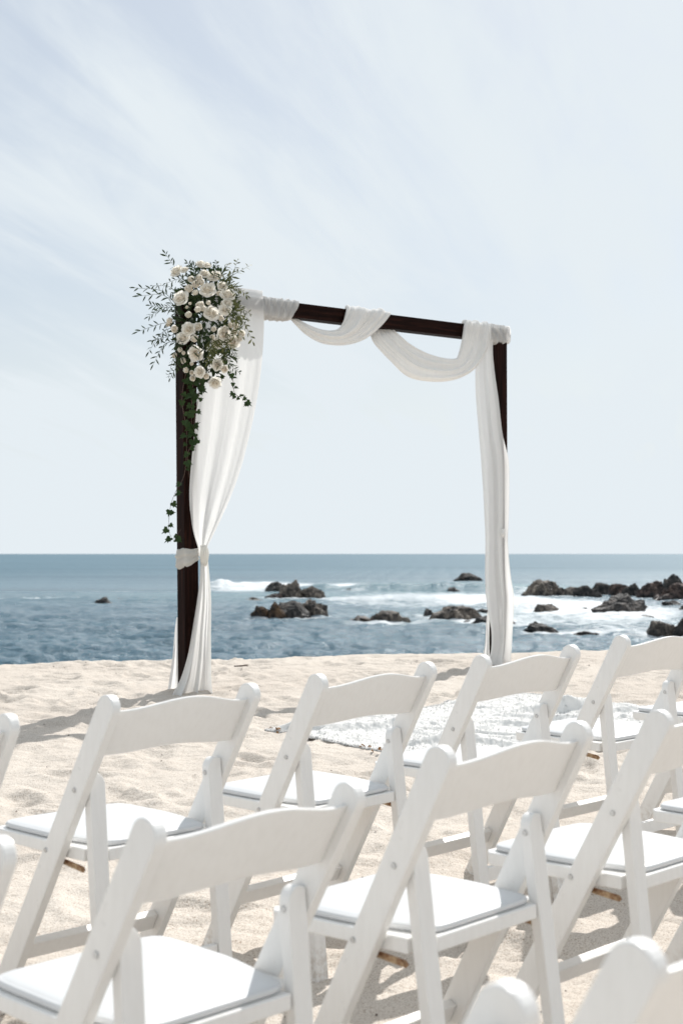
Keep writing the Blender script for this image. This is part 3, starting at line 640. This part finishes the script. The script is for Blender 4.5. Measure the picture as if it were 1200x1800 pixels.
# dark leafy heart of the bouquet
V, F = [], []
for k in range(900):
    while True:
        x, y, z = g.uniform(-1, 1), g.uniform(-1, 1), g.uniform(-1, 1)
        if x*x+y*y+z*z < 1: break
    u, v = 362+x*58, 572+z*108; p = at_depth(u, v, 8.80+y*.10)
    add_leaf(V, F, p, Vector((x, -.4, -z))+rv(.8), rv(1)+Vector((0, -1, .4)), g.uniform(.03, .06), g.uniform(.013, .026))
o = make('foliage', V, F, LEAF, fl, kind='stuff'); o.matrix_parent_inverse = floor_inv
def spray(pts, mat, ln, nleaf, wd=.2, sub=2):
    P = [Vector(q) for q in crom([tuple(x) for x in pts], 18)]; V, F = [], []; add_tube(V, F, P, .0022, .0008)
    tot = len(P)-1
    for k in range(nleaf):
        t = .12+.88*(k+g.random()*.6)/nleaf; i = min(int(t*tot), tot-1); p = P[i].lerp(P[i+1], t*tot-i); d = (P[i+1]-P[i]).normalized()
        s = d.cross(Vector((0, -1, 0))).normalized()*(1 if k % 2 else -1)+rv(.35)
        add_leaf(V, F, p, d*.9+s*.8, Vector((0, -1, .3))+rv(.7), ln*g.uniform(.7, 1.15)*(1-.3*t), ln*wd*g.uniform(.8, 1.2))
    add_leaf(V, F, P[-1], P[-1]-P[-2], Vector((0, -1, .2)), ln*.8, ln*wd)
    o = make('leaf_spray', V, F, mat, fl); o.matrix_parent_inverse = floor_inv; return o
def px(u, v, dd): return fpos(u, v, dd)
SPR = [((318, 545), (285, 512), (239, 506), 0), ((318, 530), (300, 505), (268, 502), 0), ((318, 552), (285, 545), (262, 556), 0), ((318, 562), (280, 570), (243, 583), 0), ((318, 570), (285, 585), (262, 618), 0), ((320, 585), (306, 625), (297, 662), 0), ((320, 575), (300, 590), (268, 598), 0), ((318, 540), (290, 540), (265, 537), 0), ((320, 620), (312, 640), (300, 664), 0),
       ((330, 500), (308, 470), (291, 446), 0), ((335, 500), (318, 490), (292, 498), 0), ((345, 500), (340, 475), (330, 462), 0), ((352, 500), (345, 490), (341, 468), 0), ((318, 560), (290, 520), (246, 520), 0), ((318, 600), (290, 605), (270, 640), 0), ((322, 560), (305, 560), (280, 600), 0),
       ((385, 500), (412, 482), (439, 467), 1), ((388, 495), (408, 480), (418, 457), 1), ((375, 490), (380, 475), (379, 460), 0), ((380, 500), (398, 470), (402, 463), 1), ((395, 510), (415, 505), (434, 519), 1), ((398, 525), (420, 540), (441, 552), 1), ((400, 540), (425, 560), (444, 600), 1), ((395, 545), (410, 570), (425, 590), 1), ((390, 560), (400, 590), (398, 625), 1), ((385, 590), (380, 610), (366, 635), 1), ((372, 590), (372, 610), (372, 630), 1),
       ((395, 600), (410, 620), (418, 632), 0), ((392, 610), (405, 640), (420, 655), 0), ((385, 600), (395, 615), (385, 640), 1), ((395, 530), (415, 530), (425, 545), 1), ((400, 550), (420, 565), (432, 572), 1), ((350, 640), (352, 600), (362, 590), 0), ((380, 615), (392, 600), (410, 612), 1), ((402, 555), (418, 575), (412, 590), 1), ((390, 545), (412, 548), (436, 560), 1), ((392, 505), (405, 498), (420, 512), 1)]
for (a, b, c, kind) in SPR:
    o1, o2, o3 = g.uniform(-.03, .03), g.uniform(-.14, .05), g.uniform(-.18, .1)
    spray([px(*a, o1-.02), px(*b, o2), px(*c, o3)], LEAF2 if kind else LEAF, g.uniform(.046, .066), g.randint(11, 16), .17)
def ivy_mesh():
    pts = [(0, 0), (-.28, -.12), (-.5, .12), (-.3, .38), (-.34, .62), (-.12, .58), (0, 1.0), (.12, .58), (.34, .62), (.3, .38), (.5, .12), (.28, -.12)]
    V = [(x, y, .16*abs(x)-.12*y*y) for x, y in pts]+[(0, .3, -.02)]; F = [(i, (i+1) % 12, 12) for i in range(12)]
    me = bpy.data.meshes.new('ivy_leaf'); me.from_pydata(V, [], F); me.materials.append(IVY); me.update(); return me
IVM = ivy_mesh()
def vine(pts, n, size, dep):
    P = [Vector(q) for q in crom([tuple(at_depth(u, v, d)) for u, v, d in pts], 40)]; V, F = [], []; add_tube(V, F, P, .002, .001)
    o = make('ivy_vine', V, F, TWIG, fl); o.matrix_parent_inverse = floor_inv
    for k in range(n):
        i = min(38, int((k+.5+g.uniform(-.4, .4))/n*39)); d = Vector((g.uniform(-1, 1), g.uniform(-.5, .1), g.uniform(-1.0, .3))).normalized(); nr = (Vector((0, -1, .45))+rv(.55)).normalized()
        x = d.cross(nr).normalized(); z = x.cross(d).normalized(); s = size*g.uniform(.6, 1.25); M = Matrix((x, d, z)).transposed().to_4x4(); M.translation = P[i]+d*.008
        lf = bpy.data.objects.new('ivy_leaf', IVM); col.objects.link(lf); lf.parent = o; lf.matrix_parent_inverse = floor_inv.inverted() @ floor_inv; lf.matrix_local = M @ Matrix.Scale(s, 4)
    return o
vine([(345, 640, 8.72), (338, 690, 8.74), (337, 740, 8.76), (344, 793, 8.77)], 18, .05, 0)
vine([(355, 650, 8.70), (349, 700, 8.73), (341, 750, 8.75), (352, 775, 8.76)], 14, .048, 0)
vine([(395, 630, 8.66), (408, 660, 8.7), (412, 690, 8.72), (426, 700, 8.72), (440, 712, 8.72)], 15, .04, 0)
vine([(330, 640, 8.74), (320, 700, 8.75), (328, 760, 8.77), (325, 830, 8.77), (310, 862, 8.76), (300, 890, 8.76), (297, 930, 8.76), (306, 948, 8.76), (318, 930, 8.77)], 24, .044, 0)
vine([(350, 640, 8.70), (352, 670, 8.72), (345, 700, 8.73)], 10, .05, 0); vine([(338, 780, 8.76), (330, 800, 8.77), (333, 840, 8.78)], 5, .04, 0)

# ---------------------------------------------------------------- shaggy rug
c0, ea, eb = Vector((-.40, 7.34)), Vector((.74, .68)).normalized(), Vector((.70, -.71)).normalized(); LA, LB = 2.0, 1.45
nu, nv = 420, 300; V = []
def rug_xy(a, b):
    w = .03*math.sin(7*a)+.02*math.sin(11*b+1); p = c0+ea*(a+.02*math.sin(5*b))+eb*(b+w*(1 if b < .2 or b > LB-.2 else .4)); return p
def rug_z(a, b):
    yy = .68*a-.71*b+.05*math.sin(4*a+3*b); xx = .74*a+.70*b; f = .040*max(0, math.sin(13*yy+1.2*math.sin(2.3*xx)+1))**5*(.5+.5*math.sin(3.1*xx+5*yy))+.028*max(0, math.sin(21*yy-1.7*math.sin(1.9*xx)+2))**5*(.5+.5*math.sin(4.3*xx-3*yy+2))+.012*vnoise(np.array(a*7.0), np.array(b*7.0), 3)+.0034*vnoise(np.array(a*38.0+b*9), np.array(b*41.0-a*7), 5)+.0024*vnoise(np.array(a*85.0), np.array(b*88.0), 6)
    return float(f)
def gz(p): return float(np.interp(p.y, gyl, Z[:, int(np.searchsorted(gx, p.x))]))
def gsm(p): return float(ground_base(np.array(p.x), np.array(p.y)))+.012
for i in range(nv):
    for j in range(nu):
        a, b = j/(nu-1)*LA, i/(nv-1)*LB; p = rug_xy(a, b); e = min(a, LA-a, b, LB-b); V.append((p.x, p.y, max(gsm(p)+.002, gz(p)+.004)+min(1, e/.10)*(.014+rug_z(a, b))))
cen = Vector((*(c0+ea*LA/2+eb*LB/2), 0)); cen.z = gsm(cen)
rug = empty('shaggy_rug', cen); tag(rug, 'white shaggy wool rug lying rumpled on the sand in front of the arch', 'rug')
o = make('rug_base', V, grid_faces(nv, nu), WOOL, rug); keep(o, rug)
V2, F2 = [], []
for k in range(16000):
    a, b = g.uniform(0, LA), g.uniform(0, LB)
    if k % 3 == 0:
        if g.random() < .5: a = g.choice((0, LA))+g.uniform(-.01, .01)
        else: b = g.choice((0, LB))+g.uniform(-.01, .01)
    p = rug_xy(a, b); e = max(0, min(a, LA-a, b, LB-b)); z = max(gsm(p)+.002, gz(p)+.004)+min(1, e/.10)*(.014+rug_z(a, b))
    t = Vector((p.x, p.y, z-.004)); d = Vector((g.uniform(-.7, .7), g.uniform(-.7, .7), g.uniform(.7, 1.0))).normalized(); s = d.orthogonal().normalized(); l = g.uniform(.010, .018); w = g.uniform(.0022, .004); q = d.cross(s)
    n = len(V2); V2 += [t-s*w, t+s*w, t+q*w, t+d*l]; F2 += [(n, n+1, n+3), (n+1, n+2, n+3), (n+2, n, n+3)]
o = make('pile', V2, F2, TUFT, rug, kind='stuff'); keep(o, rug)
V3, F3 = [], []
for (a0, b0, rr_) in [(.03, -.012, .055), (-.01, .07, .04), (-.012, .88, .05), (-.015, .98, .04), (-.012, 1.12, .05), (-.01, .75, .03)]:
    p0 = rug_xy(max(a0, 0), max(b0, 0)) + ea*min(a0, 0)+eb*min(b0, 0); zz = gz(p0)
    for k in range(5):
        p = Vector((p0.x, p0.y, zz+.008))+Vector((g.uniform(-rr_, rr_), g.uniform(-rr_, rr_)*.7, g.uniform(0, .02))); d = Vector((g.uniform(-1, 1), -.6, g.uniform(-.2, .8)))
        add_leaf(V3, F3, p, d, rv(1)+UP, g.uniform(.018, .032), g.uniform(.012, .02))
o = make('backing', V3, F3, HIDE, rug, kind='stuff'); keep(o, rug)

# ---------------------------------------------------------------- folding chairs
HW = .2225; RT = .024; SL = .556
def rail_y(z): return -.29+SL*(.76-z)
def build_chair():
    root = empty('folding_chair')
    ux, uz = SL/math.hypot(SL, 1), -1/math.hypot(SL, 1)       # down-forward along the rail
    px_, pz_ = -uz, ux                                        # across the rail (forward-up)
    hw = .0285
    topc = (rail_y(.742), .742); bot = (rail_y(-.07), -.07)
    poly = []
    for k in range(13):                                       # rounded head
        a = math.pi*k/12; poly.append((topc[0]+px_*hw*math.cos(a)-ux*hw*math.sin(a), topc[1]+pz_*hw*math.cos(a)-uz*hw*math.sin(a)))
    poly += [(bot[0]-px_*hw, bot[1]-pz_*hw), (bot[0]+px_*hw, bot[1]+pz_*hw)]
    for sgn in (-1, 1):
        a, b = (-HW, -HW+RT) if sgn < 0 else (HW-RT, HW)
        rl = from_bm('side_rail', prism(poly, 'x', a, b, .004, 3), PAINT, root)
        for (y, z) in ((-.176, .552), (-.072, .405)):
            bm = bmesh.new(); bmesh.ops.create_cone(bm, cap_ends=True, segments=14, radius1=.0062, radius2=.005, depth=.004)
            bmesh.ops.transform(bm, matrix=Matrix.Translation((sgn*(HW+.001), y, z)) @ Matrix.Rotation(sgn*math.pi/2, 4, 'Y'), verts=bm.verts[:]); from_bm('screw', bm, STEEL, rl)
    # curved back slat
    nx, nz = 25, 9; ins = HW-RT+.004; V = []
    for side in (0, 1):
        for i in range(nz):
            for j in range(nx):
                s = j/(nx-1)*2-1; t = i/(nz-1); x = s*ins
                arch_ = (1-s*s); hump = .5*(1+math.cos(math.pi*min(1, abs(s)/.92)))
                zt_, zb_ = .734+.022*hump, .630+.012*hump; z = zb_+(zt_-zb_)*t
                y = rail_y(z)-.004-.026*arch_*.9+(.0075 if side else -.0075); V.append((x, y, z))
    F = []; M_ = nx*nz
    for i in range(nz-1):
        for j in range(nx-1): a = i*nx+j; F.append((a, a+1, a+nx+1, a+nx)); F.append((M_+a, M_+a+nx, M_+a+nx+1, M_+a+1))
    for j in range(nx-1): F.append((j, M_+j, M_+j+1, j+1)); a = (nz-1)*nx+j; F.append((a, a+1, M_+a+1, M_+a))
    for i in range(nz-1): a = i*nx; F.append((a, a+nx, M_+a+nx, M_+a)); a = i*nx+nx-1; F.append((a, M_+a, M_+a+nx, a+nx))
    bm = bmesh.new(); vv = [bm.verts.new(v) for v in V]
    for f in F: bm.faces.new([vv[k] for k in f])
    bmesh.ops.recalc_face_normals(bm, faces=bm.faces[:]); es = [e for e in bm.edges if e.calc_face_angle(0) > R(50)]
    bmesh.ops.bevel(bm, geom=es, offset=.004, segments=3, profile=.5, affect='EDGES'); o = from_bm('backrest', bm, PAINT, root, True); o.data.set_sharp_from_angle(angle=R(40))
    # rear legs: boards with the inner top corner rounded
    for sgn in (-1, 1):
        xo, xi, zt_ = HW-RT-.0015, HW-RT-.0445, .588; poly = [(xo, -.07), (xo, zt_-.004)]
        poly += [(xi+.022+.022*math.sin(a)*1-.0, zt_-.034+.034*math.cos(a)) if False else (xi+.026-.026*math.sin(a), zt_-.030+.030*math.cos(a)) for a in [math.pi/2*k/7 for k in range(8)]]
        poly += [(xi+.004, -.07)]
        poly = [(sgn*x, z) for x, z in poly]
        bm = prism(poly, 'y', -.012, .012, .003, 2)
        for v in bm.verts: v.co.y += -.186-.065*(.57-v.co.z)/.62
        lg = from_bm('rear_leg', bm, PAINT, root)
        bm = bmesh.new(); bmesh.ops.create_cone(bm, cap_ends=True, segments=14, radius1=.0062, radius2=.005, depth=.004)
        bmesh.ops.transform(bm, matrix=Matrix.Translation((sgn*(xi-.001), -.187, .552)) @ Matrix.Rotation(-sgn*math.pi/2, 4, 'Y'), verts=bm.verts[:]); from_bm('screw', bm, STEEL, lg)
        bm = bmesh.new(); x = sgn*.190
        prism([(-.170, .364), (-.070, .375), (-.064, .380), (-.070, .387), (-.170, .377), (-.176, .370)], 'x', x-.0016, x+.0016, 0, 1, bm); st_ = from_bm('hinge_strap', bm, RUST, root)
        bm = bmesh.new(); bmesh.ops.create_cone(bm, cap_ends=True, segments=10, radius1=.0045, radius2=.004, depth=.009)
        bmesh.ops.transform(bm, matrix=Matrix.Translation((x, -.164, .371)) @ Matrix.Rotation(math.pi/2, 4, 'Y'), verts=bm.verts[:]); from_bm('rivet', bm, RUST, st_)
    # seat frame: four rails and a panel under the pad
    bm = bmesh.new(); fx, y0, y1, z0, z1, nx_, ny_ = .1955, -.212, .184, .390, .4185, .1515, -.178
    prism([(-nx_, y0), (nx_, y0), (nx_, ny_), (fx, ny_), (fx, y1-.02), (fx-.02, y1), (-fx+.02, y1), (-fx, y1-.02), (-fx, ny_), (-nx_, ny_)], 'z', z0, z1, .004, 3, bm)
    from_bm('seat_frame', bm, PAINT, root)
    # padded vinyl seat
    V = []; prof = [(-.010, .4190), (-.004, .4196), (-.001, .4215), (0, .4255), (-.0012, .4300), (-.004, .4330), (-.0055, .4322), (-.008, .4335), (-.016, .4360), (-.035, .4378), (-.08, .4388), (-.12, .4390), (-.165, .4392)]; nc = 96
    cx, cy, hx, hy = 0, -.0145, .184, .189
    for dx, z in prof:
        for j in range(nc):
            th = 2*math.pi*(j+.5)/nc; c, s = math.cos(th), math.sin(th); k = (abs(c)**11+abs(s)**11)**(-1/11); yq = cy+(hy+dx)*s*k; V.append((cx+(hx+dx)*c*k*(1-.145*float(sm(.0, .20, -yq))), yq, z))
    F = grid_faces(len(prof), nc, True); F.append(tuple(range((len(prof)-1)*nc, len(prof)*nc))); F.append(tuple(range(nc))[::-1])
    make('seat_cushion', V, F, VINYL, root)
    # stretchers
    iw = HW-RT-.0005
    for (z, yy, th_, hh) in ((.150, rail_y(.15)+.004, .011, .023),):
        poly = [(yy+px_*th_*a-ux*hh*b, z+pz_*th_*a-uz*hh*b) for a, b in ((-1, -1), (1, -1), (1, 1), (-1, 1))]
        from_bm('stretcher', prism(poly, 'x', -iw, iw, .003, 2), PAINT, root)
    bm = bmesh.new(); box(bm, -iw+.044, iw-.044, -.240, -.222, .112, .152, .003, 2); from_bm('stretcher', bm, PAINT, root)
    return root
POSE = {'A': (-.575, 3.461, .822, 0, .007, .005), 'B': (-.11, 3.94, .806, .011, .006, -.017), 'F': (.365, 4.401, .779, .025, -.003, -.023), 'G': (.848, 4.842, .747, .06, .013, -.021),
        'C': (-.346, 2.42, .814, -.064, .023, -.004), 'D': (.132, 2.819, .815, -.028, -.022, -.015), 'E': (.583, 3.223, .81, -.006, .001, -.004),
        'H': (-1.035, 2.985, .81, -.022, .0, .0), 'I': (-.823, 2.03, .81, -.085, .0, .0), 'J': (-.206, 1.275, .81, -.061, 0, 0), 'K': (.224, 1.715, .81, -.061, 0, 0), 'N': (1.335, 5.29, .74, .075, 0, 0), 'P': (1.045, 3.64, .80, .01, 0, 0)}
LBL = {'A': 'white folding chair in the front row, standing before the left post', 'B': 'white folding chair in the front row at the left corner of the shaggy rug', 'F': 'white folding chair in the front row, directly before the slim right drape',
       'G': 'white folding chair in the front row whose back stands highest against sea and sand', 'N': 'white folding chair at the right end of the front row, mostly out of frame', 'H': 'white folding chair at the left tip of the front row, just a rail tip showing',
       'C': 'white folding chair at lower left, nearest one with its whole back showing', 'D': 'white folding chair in the middle of the second row with the rustiest strap', 'E': 'second-row white folding chair whose backrest runs off the right edge',
       'P': 'white folding chair right of the third second-row chair, only its seat corner showing', 'I': 'white folding chair left of the lower left one, only a blurred rail tip showing', 'J': 'nearest blurred white folding chair at the bottom, only a rail tip showing', 'K': 'nearest blurred white folding chair in the bottom right corner with a slice of its back'}
def pose_matrix(c):
    x, y, a, dz, pt, rl = POSE[c]
    Rz = Matrix.Rotation(a, 3, 'Z'); P = Matrix(((1, 0, 0), (0, 1, -pt), (0, pt, 1))); Q = Matrix(((1, 0, rl), (0, 1, 0), (-rl, 0, 1)))
    q = (Rz @ Q @ P).to_quaternion()
    return Matrix.LocRotScale(Vector((x, y, dz)), q, None)
def copy_tree(o, parent=None):
    c = o.copy(); col.objects.link(c); c.parent = parent
    for ch in o.children: copy_tree(ch, c)
    return c
chair0 = build_chair()
chairs = [chair0]+[copy_tree(chair0) for _ in range(len(POSE)-1)]
for o, k in zip(chairs, POSE):
    o.matrix_basis = pose_matrix(k)
    tag(o, LBL[k], 'chair', 'white folding chairs in rows facing the arch')

# ---------------------------------------------------------------- small litter on the sand
def litter(name, u, v, ln, label, cat, ang):
    p = at_z(u, v, .27); p.z = ground(p.x, p.y); V, F = [], []
    pts = [Vector((math.cos(ang)*ln*(t-.5), math.sin(ang)*ln*(t-.5), .002+.008*math.sin(3*t)*t)) for t in [i/7 for i in range(8)]]
    add_tube(V, F, pts, .008, .003, 6); add_tube(V, F, [pts[4], pts[4]+Vector((.02, .012, .006)), pts[4]+Vector((.045, .016, .004))], .004, .002, 5)
    o = make(name, V, F, TWIG); o.location = p; return tag(o, label, cat)
V, F = [], []
gl = random.Random(12)
for k in range(420):
    x, y = gl.uniform(-2.2, 3.0), 3.1+7.5*gl.random()**1.5
    z = ground(x, y); c = Vector((x, y, z+.001)); sz = gl.uniform(.0018, .0045)*(1+.12*(y-3)); n = len(V); a0 = gl.uniform(0, 6.28)
    ring = [c+Vector((math.cos(a0+t*1.2566)*sz*gl.uniform(.6, 1.3), math.sin(a0+t*1.2566)*sz*gl.uniform(.6, 1.3), 0)) for t in range(5)]
    V += ring+[c+Vector((0, 0, sz*.9))]; F += [(n+t, n+(t+1) % 5, n+5) for t in range(5)]
o = make('sand_debris', V, F, TWIG, kind='stuff'); o['label'] = 'tiny dark specks of bark and shell scattered over the sand'; o['category'] = 'debris'
litter('driftwood_twig', 424, 1173, .10, 'small dark twig lying on the sand near the crest, right of the left curtain', 'twig', .3)
